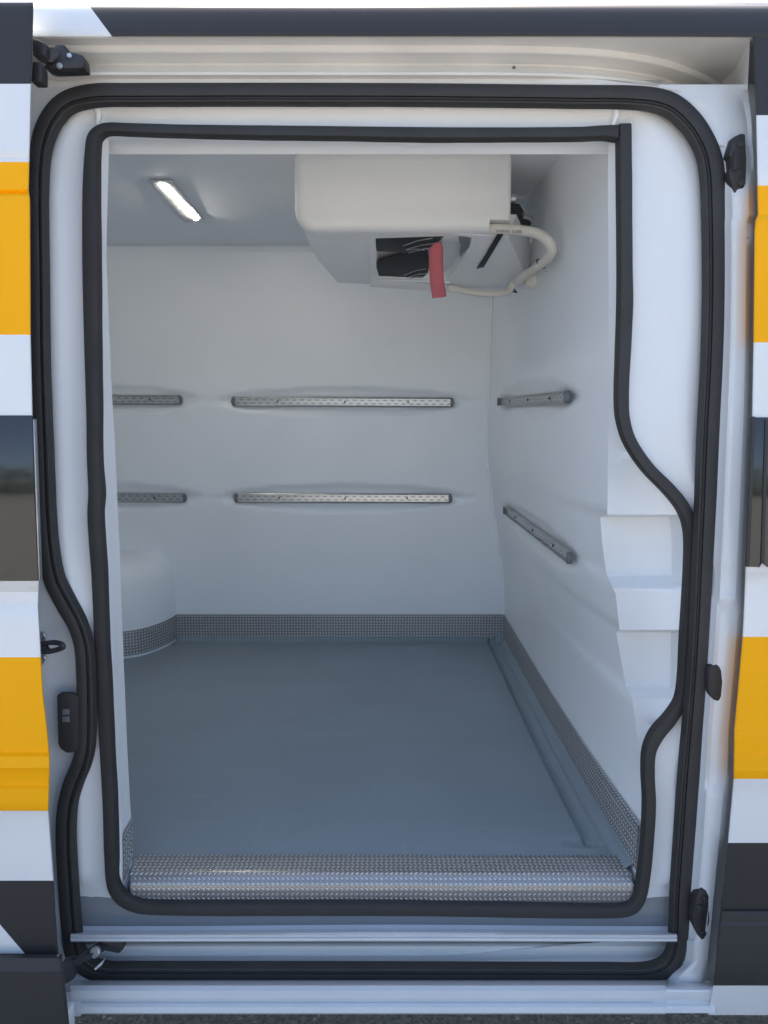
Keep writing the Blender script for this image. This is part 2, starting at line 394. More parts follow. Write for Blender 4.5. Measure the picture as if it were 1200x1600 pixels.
# s = +1 is the inner side; the lip pushes the edge out so h is also carried at s=+-1
seal('outer_door_seal', SOc, True, [(-1.0, -0.012), (-0.98, 0.003), (-0.92, 0.010), (-0.75, 0.014), (-0.3, 0.0155), (0.15, 0.015), (0.33, 0.013),
     (0.37, 0.008), (0.41, 0.008), (0.45, 0.013), (0.66, 0.015), (0.70, 0.012), (0.74, 0.014), (0.88, 0.012), (0.97, 0.003), (1.0, -0.010)], YO, van)
seal('inner_door_seal', SIc, False, [(-1.0, -0.01), (-0.98, 0.004), (-0.90, 0.012), (-0.75, 0.0155), (-0.3, 0.0165), (0.3, 0.0165), (0.75, 0.0155), (0.90, 0.012), (0.98, 0.004), (1.0, -0.01)], YI, van)

# ---- white liner ring between the two seals (polar strips round the opening)
CX, CY = 590.0, 800.0
def polar(path, angs):
    n = len(path); out = []
    seg = []
    for i in range(n):
        x1, y1 = path[i][0] - CX, path[i][1] - CY; x2, y2 = path[(i+1) % n][0] - CX, path[(i+1) % n][1] - CY
        seg.append((x1, y1, x2, y2))
    for a in angs:
        dx, dy = math.cos(a), math.sin(a); best = 0
        for x1, y1, x2, y2 in seg:
            ex, ey = x2 - x1, y2 - y1; den = dx * ey - dy * ex
            if abs(den) < 1e-9: continue
            t = (x1 * ey - y1 * ex) / den; s = (x1 * dy - y1 * dx) / den
            if t > 0 and -1e-6 <= s <= 1 + 1e-6: best = max(best, t)
        out.append(best)
    return out
NA = 900
angs = [2 * math.pi * i / NA for i in range(NA)]
ro = polar([(x, min(y, 1452)) for x, y, _ in SOc], angs); ri = polar(SIc, angs)
rows = []
for k in range(11):
    s = k / 10.0; row = []
    for a, o_, i_ in zip(angs, ro, ri):
        r = lerp(max(o_, i_ + 2), i_, s); px, py = CX + r * math.cos(a), CY + r * math.sin(a)
        wdt = o_ - i_
        lift = 0.014 * math.exp(-((s - 0.28) / 0.22) ** 2) * sm((wdt - 15) / 30)
        # the left cheek carries a soft rolled edge; a slight kink at belt height
        row.append(PS(px, py, YI + 0.004 * math.sin(py / 90.0) * sm((wdt - 20) / 40) * (1 - s) - lift if py < 1380 else YI))
    rows.append(row)
grid('opening_liner', rows, M['liner'], van, closed=True)
# little laminate joints on the header
for (a, b) in (((150, 166), (156, 198)), ((962, 168), (958, 203))):
    pts = [PS(lerp(a[0], b[0], t) + 2 * math.sin(t * 5), lerp(a[1], b[1], t), YI - 0.001 + 0.002 * t - 0.012 * (1 - t)) for t in frange(0, 1, 8)]
    tube('laminate_joint', pts, [0.009 * (1 - 0.6 * i / 7) for i in range(8)], M['gel'], van, 10)

# ---- sill nosing, track slot and lower body sill
def ledge(x): return 1493 - 22 * sm((x - 640) / 340.0) ** 1.3
SX = [110 + (1058 - 110) * i / 95 for i in range(96)]
nose = [(1446, .121), (1453, .118), (1456, .09), (1458, .066), (1461, .058), (1463.5, .059), (1465, .063), (1467, .057), (1470, .057), (1471.5, .064), (1471.5, .15)]
rows = [[PY(x, y + 1.2 * math.sin(x / 130.0) * (1 if y < 1460 else .3), d) for x in SX] for y, d in nose]
grid('sill_nosing', rows, M['jamb'], van, 25)
rows = []
for f_, d in ((0, .215), (.8, .190), (.9, .140), (1.0, .135)):
    rows.append([PY(x, lerp(1469, ledge(x), f_), d) for x in SX])
rows.append([PY(x, ledge(x) + 1.5, .175) for x in SX])
rows.append([PY(x, max(1503, ledge(x) + 3), .128) for x in SX]); rows.append([PY(x, 1510, .112) for x in SX]); rows.append([PY(x, 1524, .095) for x in SX])
grid('lower_track', rows, M['jamb'], van, 25)
XS = [-700 + (2300 - -700) * i / 120 for i in range(121)]
sillp = [(1522, .098), (1531, .092), (1535, .070), (1540, .040), (1548, .026), (1560, .026), (1566, .034), (1570, .024), (1574, .016), (1583, .014), (1585, .022), (1585, .06)]
XB = [110 + (1040 - 110) * i / 60 for i in range(61)]
rows = [[PY(x, y, d - .0015) for x in XB] for y, d in sillp]
grid('lower_sill', rows, M['jamb'], van, 25)
def sillpt(x, py, d):
    w_ = sm((py - 1530) / 12.0); return PS(x, py, d).lerp(PY(x, py, tab(sillp[:-2], py)), w_)
def sillblend(d, py): return lerp(d, tab([q for q in sillp[:-2]], py), sm((py - 1534) / 12.0)) if py < 1583 else .015

# ---- jambs
def seal_x(py, right):
    best = None
    for x, y, _ in SOc:
        if (x > 590) == right and (best is None or abs(y - py) < best[0]): best = (abs(y - py), x)
    # linear refinement
    for (x1, y1, _), (x2, y2, _) in zip(SOc, SOc[1:] + SOc[:1]):
        if (x1 > 590) != right or (x2 > 590) != right or abs(y1 - y2) > 60 or abs(x1 - x2) > 60: continue
        if (y1 - py) * (y2 - py) <= 0 and abs(y1 - y2) > 1e-6: return lerp(x1, x2, (py - y1) / (y2 - y1))
    return best[1]
REDGE = [(-60,1176),(57,1176),(180,1181),(290,1183),(336,1184),(348,1179),(535,1177),(650,1175),(887,1165),(995,1160),(1140,1147),(1217,1146),(1317,1137),(1420,1126),(1540,1114),(1583,1106),(1600,1104)]
LEDGE = [(-60,54),(0,53),(130,49),(253,46),(300,45),(310,47),(523,48),(650,51),(760,54),(908,61),(950,60),(1000,63),(1080,67),(1140,74),(1185,78),(1200,78),(1267,76),(1376,84),(1490,91),(1500,97),(1600,107)]
PR = [(0, .085), (.10, .078), (.22, .075), (.30, .068), (.37, .058), (.43, .050), (.47, .050), (.56, .046), (.70, .045), (.80, .048), (.86, .060), (.93, .074), (1.0, .080), (1.12, .085)]
rows = []
ry = [132 + (1583 - 132) * i / 399 for i in range(400)]
for py in ry:
    x0 = seal_x(max(158, min(py, 1470)), True) if py > 158 else 1030
    if py > 1470: x0 = lerp(1056, 1020, sm((py - 1500) / 30))
    if py < 230: x0 = min(x0, 1085)
    x1 = tab(REDGE, py); row = []
    for s, d in PR:
        # hinge pocket high up, kink at belt height, calmer profile near the seal corner
        fl = sm((py - 250) / 60.0) * 0.75 + 0.25
        d2 = lerp(.083, d, fl) if s < 0.9 else d
        if 880 < py < 935: d2 += .006 * math.sin((py - 880) / 55 * math.pi)
        if s >= .4 and s < .85: d2 += .010 * sm((py - 930) / 30) * sm((1250 - py) / 40)
        xx = lerp(x0, x1, s) if py > 235 else (lerp(x0, x1, s))
        row.append(sillpt(xx, py, d2))
    rows.append(row)
grid('door_pillar', rows, M['jamb'], van, 28)
rows = []
LX = [-900, -400, -100, 20, 50]
for py in [104 + (1588 - 104) * i / 120 for i in range(121)]:
    x1 = seal_x(max(165, min(py, 1500)), False) if py > 165 else 110
    if py < 200: x1 = max(x1, 80)
    xs = LX + [lerp(50, x1, t) for t in (.35, .6, .8, 1.0)]
    bend = sm((py - 940) / 60) * sm((1420 - py) / 60)
    row = []
    for j, x in enumerate(xs):
        d = .085
        if j >= 4: d += bend * .018 * math.sin((j - 4) / 4.0 * math.pi)
        row.append(sillpt(x, py, d))
    rows.append(row)
grid('rear_jamb', rows, M['jamb'], van, 28)

# ---- roller track recess above the door
def railx(P, z, m_name, name, h, th, parent=van): pass
TX = [-300 + (1500 + 0) * i / 1 for i in range(1)]
# strip over the seal
cols = [20 + (1112 - 20) * i / 70 for i in range(71)]
def ytop(x):       # depth of the channel back along the van
    return 0.0
# rail path in plan (x, y): straight, then curving in towards the cargo box
pA = [(-1.6, .150), (-0.8, .150), (0.0, .150), (0.30, .153), (0.45, .168), (0.58, .205), (0.68, .262), (0.76, .325)]
pA = [(x, y) for x, y in catmull(pA, False, 10)]
zr = PS(300, 68, .06).z
RZ = PY(300, 69, .15).z; RZ2 = PY(300, 80, .15).z
LZ = PY(300, 112, .165).z
def plan_strip(prof): return [[Vector((x, y + dy, z)) for x, y in pA] for dy, z in prof]
grid('upper_track', plan_strip([(.10, RZ + .004), (.004, RZ + .004), (0, RZ), (0, RZ2), (.003, RZ2 - .002), (.05, RZ2 - .002), (.055, RZ2 - .01),
     (.052, LZ + .028), (.044, LZ + .012), (.030, LZ + .004), (.016, LZ + .001), (.013, LZ - .002), (.016, LZ - .006), (.045, LZ - .008)]), M['cream'], van, 25)
# recess ceiling, back sheet and right end
RY0 = PS(600, 57, .0)
topz = RY0.z
bm = bmesh.new()
box_bm(bm, (-1.6, RY0.y + .012, topz + .002), (1.3, .60, topz + .02))
link('recess_ceiling', fbm(bm, 'recess_ceiling'), M['cream'], van)
grid('recess_back', [[Vector((x, .36, topz + .01)) for x in (-1.6, 0, 1.3)], [Vector((x, .34, 2.245)) for x in (-1.6, 0, 1.3)]], M['cream'], van)
# sheet between the ledge and the seal (follows straight line of the body)
rows = []
def htop(x): return 117 + 24 * sm((x - 830) / 300.0) * sm((x - 700) / 200)
for f_, d in ((0, .083), (.08, .080), (.3, .078), (.8, .089), (1.0, .090)):
    d += .002
    rows.append([PS(x, lerp(htop(x), 152, f_), d) for x in [-300, -100] + cols])
grid('header_panel', rows, M['cream'], van)
# floor of the recess behind the header panel, up to the curved rail
z0 = PS(600, 117, .083).z
grid('recess_floor', [[PS(x, htop(x), .083) + Vector((0, .0005, 0)) for x in [-300, -100] + cols], [Vector((PS(x, htop(x), .083).x * 1.02, .5, PS(x, htop(x), .083).z)) for x in [-300, -100] + cols]], M['cream'], van)
# right end of the recess
e0, e1, e2, e3 = PS(1172, 57, .015), PS(1168, 140, .05), PS(1116, 140, .25), PS(1118, 66, .27)
rows = [[e0, (e0 + e3) / 2 + Vector((.012, 0, 0)), e3], [(e0 + e1) / 2, (e0 + e1 + e2 + e3) / 4 + Vector((.012, 0, 0)), (e2 + e3) / 2], [e1, (e1 + e2) / 2 + Vector((.012, 0, 0)), e2]]
grid('recess_end', rows, M['jamb'], van)
grid('recess_corner', [[PY(990, 62, .40), PY(1112, 64, .38), PY(1128, 64, .34)], [PY(990, 150, .40), PY(1112, 150, .38), PY(1128, 150, .34)]], M['cream'], van)
tube('sealant_bead', [PY(1060, 104, .345), PY(1080, 100, .34), PY(1096, 92, .335), PY(1108, 80, .33), PY(1116, 70, .33)], .004, M['gel'], van, 8)
bm = bmesh.new()
for x, y in ((803, 106),):
    tube_bm(bm, [PY(x, y, .199), PY(x, y, .203)], .004, 10)
link('drain_hole', fbm(bm, 'drain_hole'), M['grey'], van)

# ---- roof side band (dark with a white slanted field) and roof shell
roofrows = [(57, .012), (57, .0), (54, -.002), (45, -.001), (32, .002), (20, .006), (13, .011), (9, .018), (6.5, .032), (5, .07)]
bm = bmesh.new()
def roof_row(y, d, xs): return [PS(x, y + 1.5 * sm((x - 900) / 400.0), d) for x in xs]
xl = [-1500, -500, 20]; 
def diag(y): return 135 + (y - 3) * (175 - 135) / 54.0
rowsW = [roof_row(y, d, [-1500, -600, 0, diag(y)]) for y, d in roofrows]
rowsD = [roof_row(y, d, [diag(y), 300, 500, 700, 900, 1000, 1100, 1179, 1500, 2400]) for y, d in roofrows]
grid_bm(bm, rowsW, mi=lambda i, j: 1); grid_bm(bm, rowsD, mi=lambda i, j: 0)
bmesh.ops.remove_doubles(bm, verts=bm.verts, dist=1e-6)
link('roof_side', fbm(bm, 'roof_side'), [M['dark'], M['paint']], van, 50)
rz = PS(600, 5, .07)
rows = []
for y, z in ((rz.y - .002, rz.z - .001), (rz.y + .2, rz.z + .05), (1.05, rz.z + .09), (1.9, rz.z + .05), (2.12, rz.z - .08), (2.17, 1.4), (2.15, .3)):
    rows.append([Vector((x, y, z)) for x in (-3.2, 0, 2.6)])
grid('roof', rows, M['paint'], van, 40)
bm = bmesh.new()
box_bm(bm, (-3.22, .05, .3), (-3.2, 2.15, 2.46)); box_bm(bm, (2.6, .05, .3), (2.62, 2.15, 2.46)); box_bm(bm, (-3.2, .14, .30), (2.6, 2.14, .34))
link('body_shell', fbm(bm, 'body_shell'), M['jamb'], van)
bm = bmesh.new()
for wx in (-2.45, 2.10):
    tube_bm(bm, [(wx, 1.88, .34), (wx, 2.10, .34)], .34, 40)
wheel_r = link_split('wheel', bm, M['rubber'], van)

# ---- right front panel (cab side): stripes are vinyl on one pressed skin
def skin(name, edge, sign, off, bands, offs, ymin, ymax, far, parent, roll=.03):
    ysb = sorted(set([b[0] for b in bands] + [b[1] for b in bands] + [o[0] for o in offs] + [ymin + (ymax - ymin) * i / 60 for i in range(61)]))
    ysb = [y for y in ysb if ymin <= y <= ymax]
    mats = []; 
    for b in bands:
        if b[2] not in mats: mats.append(b[2])
    prof = [(0.0, roll), (0.0, .006), (1.2, .0015), (3.5, 0.0)] + [(12, 0), (30, 0), (60, 0), (120, 0), (250, 0), (far, 0)]
    rows = []
    for y in ysb:
        e = tab(edge, y); rows.append([PS(e + sign * dx, y, off + tab(offs, y) + dd) for dx, dd in prof])
    def mi(i, j):
        ym = (ysb[i] + ysb[i + 1]) / 2
        for b in bands:
            if b[0] <= ym < b[1]: return mats.index(b[2])
        return 0
    bm = bmesh.new(); grid_bm(bm, rows, mi=mi)
    return link(name, fbm(bm, name), [M[k] for k in mats], parent, 30)
rb = [(-60, 57, 'dark'), (57, 180, 'dark'), (180, 290, 'paint'), (290, 535, 'yellow'), (535, 650, 'paint'), (650, 887, 'paint'), (887, 995, 'paint'),
      (995, 1217, 'yellow'), (1217, 1317, 'paint'), (1317, 1540, 'dark'), (1540, 1590, 'paint')]
ro_ = [(57, 0), (285, 0), (290, .002), (335, .004), (345, -.008), (360, -.006), (640, 0), (890, .002), (900, .008), (915, .014), (932, .012), (1120, .006), (1140, .004), (1150, -.004), (1178, -.004), (1184, -.010), (1205, -.012), (1216, -.006), (1240, 0), (1590, .0)]
fp = skin('front_side_panel', REDGE, 1, .0, rb, ro_, 57, 1586, 1300, van, .06)
# window beside the door gap
def wpoly(pts, off, dv, name, m, parent, bev=.002): return prism(name, [PS(x, y, off) for x, y in pts], dv, m, parent, bev)
wf = wpoly([(1176, 652), (1500, 652), (1500, 888), (1166.5, 886)], -.004, (0, .006, 0), 'window', M['glass'], van)
wpoly([(1175, 651), (1181, 651), (1171.5, 886), (1165.5, 886)], -.007, (0, .006, 0), 'window_seal', M['rubber'], wf, .0015)
wpoly([(1196, 656), (1201, 656), (1195, 887), (1189, 887)], -.008, (0, .006, 0), 'window_trim', M['rubber'], wf, .0015)
wpoly([(1191, 880), (1199, 887), (1186, 887)], -.009, (0, .006, 0), 'glass_clip', M['steel'], wf, .0008)
# dark plastic rub strip low on the panel
rs = []
for y, d in ((1421, .004), (1424, -.006), (1428, -.010), (1440, -.011), (1446, -.016), (1500, -.018), (1530, -.016), (1538, -.008), (1540, .004)):
    rs.append([PS(tab(REDGE, y) + dx, y, d + dd) for dx, dd in ((1, .012), (1.5, .002), (4, 0), (60, 0), (600, 0), (1300, 0))])
grid('lower_moulding', rs, M['plastic'], van, 30)

# ---- the slid-open side door, standing proud of the body
door = thing('sliding_door', '', '', (0, 0, 0)); del door['label']; del door['category']; door.parent = van
lb = [(-60, 4, 'paint'), (4, 131, 'dark'), (131, 253, 'paint'), (253, 523, 'yellow'), (523, 649, 'paint'), (649, 908, 'paint'), (908, 1027, 'paint'),
      (1027, 1267, 'yellow'), (1267, 1376, 'paint'), (1376, 1492, 'dark'), (1492, 1640, 'paint')]
lo_ = [(-60, .12), (-20, .04), (0, .012), (4, .004), (12, 0), (240, .0), (246, .003), (252, .001), (296, 0), (301, .006), (306, -.004), (312, -.006), (640, 0), (905, 0), (912, .004), (925, .018), (945, .020), (960, .014),
       (1020, .008), (1140, .004), (1176, .004), (1182, -.006), (1200, -.012), (1206, -.006), (1228, -.004), (1233, -.010), (1262, -.010), (1270, -.004), (1300, 0), (1640, .0)]
DO = -.075
skin('door_skin', LEDGE, -1, DO, lb, lo_, -20, 1640, 1100, door, .035)
# rounded inner return of the door so that it has thickness
rows = []
for y in frange(0, 1590, 80):
    e = tab(LEDGE, y); rows.append([PS(e - 2, y, DO + .034), PS(e - 22, y, DO + .055), PS(e - 60, y, DO + .06), PS(e - 800, y, DO + .06)])
grid('door_inner_panel', rows, M['jamb'], door, 30)
dw = wpoly([(-700, 649), (50, 649), (53, 760), (59.5, 908), (-700, 908)], DO - .003, (0, .006, 0), 'door_window', M['glass'], door, .0015)
wpoly([(51, 655), (54.5, 760), (60.5, 906), (62, 906), (57, 760), (53, 655)], DO + .0, (0, .012, 0), 'edge_trim', M['steel'], door, .0005)
wpoly([(-6, 1438), (38, 1490), (-400, 1490), (-400, 1438)], DO - .0015, (0, .001, 0), 'white_stripe', M['paint'], door, 0)
ds = []
for y, d in ((1491, .0), (1492, -.018), (1497, -.030), (1510, -.036), (1518, -.040), (1640, -.040)):
    ds.append([PS(x_, y, DO + d + dd) for x_, dd in ((97 + (y - 1491) * .105, .045), (97 + (y - 1491) * .105, .012), (92 + (y - 1491) * .10, .006), (80 + (y - 1491) * .03, .0), (0, 0), (-400, 0), (-900, 0))])
grid('door_moulding', ds, M['plastic'], door, 30)
wpoly([(88.5, 1493), (91, 1493), (99, 1560), (97, 1560)], DO - .020, (0, .004, 0), 'moulding_edge', M['steel'], door, .0004)
wpoly([(99, 1582), (106, 1582), (111, 1640), (103, 1640)], DO + .002, (0, .03, 0), 'door_flange', M['paint'], door, .001)
# upper roller arm
bm = bmesh.new()
def P_(x, y, d): return PY(x, y, d)
prism_bm(bm, [P_(50, 58, .07), P_(72, 68, .07), P_(70, 88, .07), P_(50, 80, .07)], (0, .03, 0), .003)
prism_bm(bm, [P_(50, 74, .08), P_(84, 72, .09), P_(96, 84, .10), P_(80, 98, .09), P_(50, 86, .08)], (0, .03, 0), .004)
prism_bm(bm, [P_(84, 68, .10), P_(100, 68, .10), P_(106, 80, .10), P_(118, 82, .10), P_(129, 85, .10), P_(131, 106, .10), P_(78, 108, .10), P_(66, 104, .10), P_(76, 96, .10)], (0, .04, 0), .005)
prism_bm(bm, [P_(50, 96, .06), P_(62, 96, .06), P_(65, 104, .06), P_(65, 128, .06), P_(48, 128, .06)], (0, .03, 0), .003)
ua = link('upper_roller_arm', fbm(bm, 'upper_roller_arm'), M['iron'], door)
bm = bmesh.new(); disc_bm(bm, P_(94, 104, .10), (0, -1, 0), .006, .006); disc_bm(bm, P_(109, 88, .10), (0, -1, 0), .005, .005)
link_split('bolt', bm, M['steel'], ua)
# lower roller arm
bm = bmesh.new()
prism_bm(bm, [P_(96, 1520, -.02), P_(112, 1514, .0), P_(150, 1494, .04), P_(172, 1482, .07), P_(176, 1470, .08), P_(158, 1473, .08), P_(150, 1480, .06), P_(120, 1500, .02), P_(98, 1504, -.02)], (0, .02, 0), .003)
prism_bm(bm, [P_(96, 1505, -.03), P_(114, 1512, -.01), P_(116, 1530, -.01), P_(106, 1536, -.01), P_(98, 1540, -.03)], (0, .02, 0), .003)
prism_bm(bm, [P_(156, 1471, .07), P_(192, 1472, .08), P_(193, 1484, .08), P_(186, 1491, .08), P_(160, 1486, .07)], (0, .03, 0), .004)
la = link('lower_roller_arm', fbm(bm, 'lower_roller_arm'), M['iron'], door)
bm = bmesh.new(); prism_bm(bm, [P_(148, 1512, .015), P_(158, 1503, .03), P_(166, 1495, .045), P_(160, 1506, .03), P_(150, 1514, .015)], (0, -.004, 0), 0); disc_bm(bm, P_(150, 1487, .05), (0, -1, .5), .012, .012)
link_split('bolt', bm, M['steel'], la)

# ---- fittings on the jambs
# striker loop, left
bm = bmesh.new()
prism_bm(bm, [PS(62, 988, .078), PS(68, 986, .078), PS(72, 992, .078), PS(72, 1030, .078), PS(68, 1037, .078), PS(62, 1036, .078)], (0, -.006, 0), .001)
for y in (994, 1028): disc_bm(bm, PS(67, y, .072), (0, -1, 0), .0075, .005)
stk = link('striker', fbm(bm, 'striker'), M['steel'], van)
bm = bmesh.new()
loop = [PS(64, 1007, .08), PS(72, 1005, .06), PS(86, 1004, .03), PS(97, 1007, .02), PS(99, 1011, .02), PS(90, 1015, .025), PS(76, 1018, .05), PS(64, 1018, .08)]
tube_bm(bm, spline3(loop, 5), .0055, 10)
prism_bm(bm, [PS(63, 1010, .07), PS(72, 1010, .05), PS(78, 1019, .05), PS(64, 1021, .07)], (0, .01, 0), .001)
link('striker_loop', fbm(bm, 'striker_loop'), M['iron'], stk)
# contact plate, left
pl = [(91, 1085), (98, 1080), (116, 1081), (124, 1086), (124, 1168), (116, 1174), (106, 1174), (97, 1168), (93, 1160)]
cp = prism('contact_plate', [PS(x, y, .078) for x, y in pl], (0, -.008, 0), M['plastic'], van, .002)
for y in (1107.5, 1119):
    prism('contact_pin', [PS(x, yy, .0695) for x, yy in ((98, y), (109, y), (109, y + 9), (98, y + 9))], (0, -.002, 0), M['grey'], cp, .0006)
# door guides and stop, right
def guide(name, pts, d, deep, bolts):
    o = prism(name, [PS(x, y, d) for x, y in pts], (0, deep, 0), M['plastic'], van, .003)
    bm = bmesh.new()
    for x, y in bolts: disc_bm(bm, PS(x, y, d), (0, -1, 0), .007, .005)
    link_split('bolt', bm, M['iron'], o); return o
g1 = guide('door_guide', [(1146, 214), (1158, 208), (1165, 209), (1167, 250), (1166, 285), (1160, 300), (1148, 305), (1141, 278), (1139, 268), (1144, 262), (1143, 245), (1139, 242)], .050, .03, [(1157, 226), (1158, 286)])
prism('guide_pocket', [PS(x, y, .0495) for x, y in ((1146, 238), (1156, 240), (1155, 264), (1144, 268))], (0, -.004, 0), M['rubber'], g1, .0015)
g2 = guide('door_guide', [(1093, 1391), (1097, 1388), (1104, 1391), (1109, 1400), (1109, 1440), (1103, 1466), (1097, 1470), (1089, 1460), (1085, 1450), (1083, 1432), (1086, 1424), (1087, 1408)], .045, .03, [(1101, 1404), (1098, 1458)])
prism('guide_pocket', [PS(x, y, .0445) for x, y in ((1088, 1412), (1098, 1414), (1097, 1442), (1086, 1446))], (0, -.004, 0), M['rubber'], g2, .0015)
st_ = [(1100, 1040), (1106, 1034), (1116, 1034), (1121, 1042), (1123, 1060), (1121, 1082), (1117, 1091), (1110, 1089), (1102, 1082), (1100, 1070)]
so_ = prism('door_stop', [PS(x, y, .078) for x, y in st_], (0, -.024, 0), M['plastic'], van, .006, 3)
# screws / small plugs on pillar
for x, y in ((1172, 372), (1162, 420)):
    bm = bmesh.new(); disc_bm(bm, PS(x - 4, y, .0505), (0, -1, 0), .0022, .002); link_split('rivet', bm, M['steel'], van)

# ------------------------------------------------------------------ cargo box
def Xb(z):                                  # bulkhead wall (right), bowed in above the floor
    return .570 - .096 * sm((z - .72) / .75)
def Yb(z):                                  # far wall, leaning in towards the roof
    return 1.99 - .035 * sm((z - .8) / .6) - .09 * max(0, (z - 1.3) / 1.0) ** 1.6
CZ = 2.30
# silhouettes of the right reveal: (py, px, depth)
SR = [(226,951,.235),(240,950,.25),(500,951,.25),(700,950,.25),(804,949,.25),(808,938,.29),(850,941,.29),(895,947,.285),(922,959,.25),(928,962,.25),(984,968,.25),
      (988,963,.275),(1040,972,.275),(1072,978,.27),(1092,988,.24),(1140,994,.225),(1190,1000,.20),(1240,1003,.17),(1290,1001,.152),(1350,996,.142),(1400,990,.14)]
def inner_edge(py, right):
    pts = []
    n = len(SIc)
    for i, (x, y, wd) in enumerate(SIc):
        if (x > 590) == right and 225 < y + 1e-6: pts.append((y, x))
    best = []
    for (y1, x1), (y2, x2) in zip(pts, pts[1:]):
        if (y1 - py) * (y2 - py) <= 0 and abs(y2 - y1) > 1e-6: best.append(lerp(x1, x2, (py - y1) / (y2 - y1)))
    if best: return min(best) if right else max(best)
    return min(pts, key=lambda p: abs(p[0] - py))[1]
ryy = sorted(set([p[0] for p in SR] + [226 + (1400 - 226) * i / 110 for i in range(111)] + [806, 892, 900, 908, 916, 986, 1066, 1074, 1082]))
rows = []; front = []
for py in ryy:
    xs_ = None
    for a, b in zip(SR, SR[1:]):
        if a[0] <= py <= b[0]:
            t = (py - a[0]) / (b[0] - a[0]); xs_ = lerp(a[1], b[1], t); ds_ = lerp(a[2], b[2], t); break
    x0 = inner_edge(py, True); row = []
    pock = 0.0
    if 806 <= py <= 922: pock = .080 * sm((py - 805) / 3.0) * sm((922 - py) / 24.0)
    if 986 <= py <= 1094: pock = .075 * sm((py - 985) / 3.0) * sm((1094 - py) / 22.0)
    base = .25 if 800 < py < 1094 else ds_
    nS = 14
    for k in range(nS + 1):
        s = k / nS
        px = lerp(x0, xs_, s)
        prof = s ** .8 if (x0 - xs_) < 50 else sm(s * .5 + .0) * 2 * .62 + .38 * s
        d = YI + .004 + (min(base, ds_) - YI - .004) * prof
        d += (pock * sm(s / .22) if pock else 0)
        b0 = YI + .004 + PS(px, py, 0).y; tgt = max(min(base, ds_), b0 + .012)
        row.append(PY(px, py, lerp(b0, tgt, prof) + (pock * sm(s / .22) if pock else 0)))
    end = row[-1]; row.append(end + Vector((.004, .003, 0))); row.append(end + Vector((.07, .003, 0))); rows.append(row); front.append(end)
grid('reveal_right', rows, M['gel'], van, 38)
# right wall from that edge to the far wall, rows by height
def rail_dent(u, v, L_):                    # lens-shaped pressing around a rail
    q = (u / (L_ + .09)) ** 2 + (v / .062) ** 2
    q2 = (u / (L_ + .14)) ** 2 + (v / .030) ** 2
    return .015 * sm((1 - q) * 3.2) + .005 * sm((1 - q2) * 5)
def lay_rail_x(pa, pb):                     # ends of a rail on the right wall, as (y, z)
    out = []
    for px, py in (pa, pb):
        X = .46
        for _ in range(6): p = PX(px, py, X - .012); X = Xb(p.z) + flare(p.y, p.z)
        out.append(p)
    return out
def flare(y, z):
    xf = tab(FR, z); yf = tab(FY, z)
    n_ = 15; xs2 = sum(tab(FR, max(z, .62) + (k - 7) * .034) for k in range(n_)) / n_; dy_ = max(0, y - yf)
    xs2 = (xs2 + .012 * sm((z - .70) / .3)) if z > .95 else lerp(xf, xs2 + .012 * sm((z - .7) / .3), sm((z - .68) / .27))
    xs2 += .012 * sm((z - .60) / .15)
    return (xs2 - Xb(z)) * math.exp(-dy_ / lerp(.45, .38, sm((z - .7) / .35)))
fr = sorted([(p.z, p.x, p.y) for p in front])
FR = [(a, b) for a, b, c in fr]; FY = [(a, c) for a, b, c in fr]
RR = [lay_rail_x((777, 628), (881, 620)), lay_rail_x((786, 797), (885, 872))]
rows = []
zs = sorted(set([FZ - .02, FZ] + [FZ + (CZ - FZ) * i / 120 for i in range(121)] + [RR[0][0].z, RR[1][0].z]))
for z in zs:
    yf = tab(FY, z) + .0035 * sm((z - .62) / .1); yb = Yb(z) + .01; row = []
    for t in frange(0, 1, 130):
        y = lerp(yf, yb, t ** 1.35)
        x = Xb(z) + flare(y, z)
        for a, b in RR:
            cy, L_ = (a.y + b.y) / 2, abs(a.y - b.y) / 2; cz = lerp(a.z, b.z, (y - a.y) / (b.y - a.y))
            x += rail_dent(y - cy, z - cz, L_)
        row.append(Vector((x, y, z)))
    rows.append(row)
grid('bulkhead_wall', rows, M['wall'], van, 60)

# far wall
RB = [((362, 627), (709, 629)), ((366, 778), (706, 779)), ((40, 624), (285, 625)), ((50, 777), (291, 778))]
def onback(px, py, off=0):
    Y = 1.95
    for _ in range(6): p = PY(px, py, Y); Y = Yb(p.z) + off
    return PY(px, py, Y)
RBp = [(onback(*a), onback(*b)) for a, b in RB]
rows = []
for z in frange(FZ - .02, CZ + .01, 130):
    row = []
    for x in frange(-1.75, .60, 260):
        y = Yb(z)
        for a, b in RBp:
            y += rail_dent(x - (a.x + b.x) / 2, z - (a.z + b.z) / 2, abs(a.x - b.x) / 2)
        row.append(Vector((x, y, z)))
    rows.append(row)
grid('far_wall', rows, M['wall'], van, 60)
# ceiling, far-left wall, inner side of the near wall
grid('ceiling', [[Vector((x, y, CZ - .012 * math.sin(max(0, min(1, (y - .2) / 1.7)) * 0))) for x in (-1.75, -1, 0, .6)] for y in (.22, 1, 1.5, 1.95)], mat('grey_ceiling', (0.80, 0.82, 0.85), 0.7, bump=.2, bscale=10, var=.05), van)
cv = []
for a_ in frange(0, 1, 6):   # soft cove between ceiling and far wall
    cv.append([Vector((x, Yb(CZ) - .02 + .022 * a_, CZ - .001 - .022 * a_ * a_)) for x in (-1.75, .5)])
grid('ceiling_cove', cv, M['gel'], van)
box('rear_wall', (-1.77, .1, FZ - .02), (-1.75, 2.0, CZ), M['wall'], van)
lx = PY(172, 600, .265).x
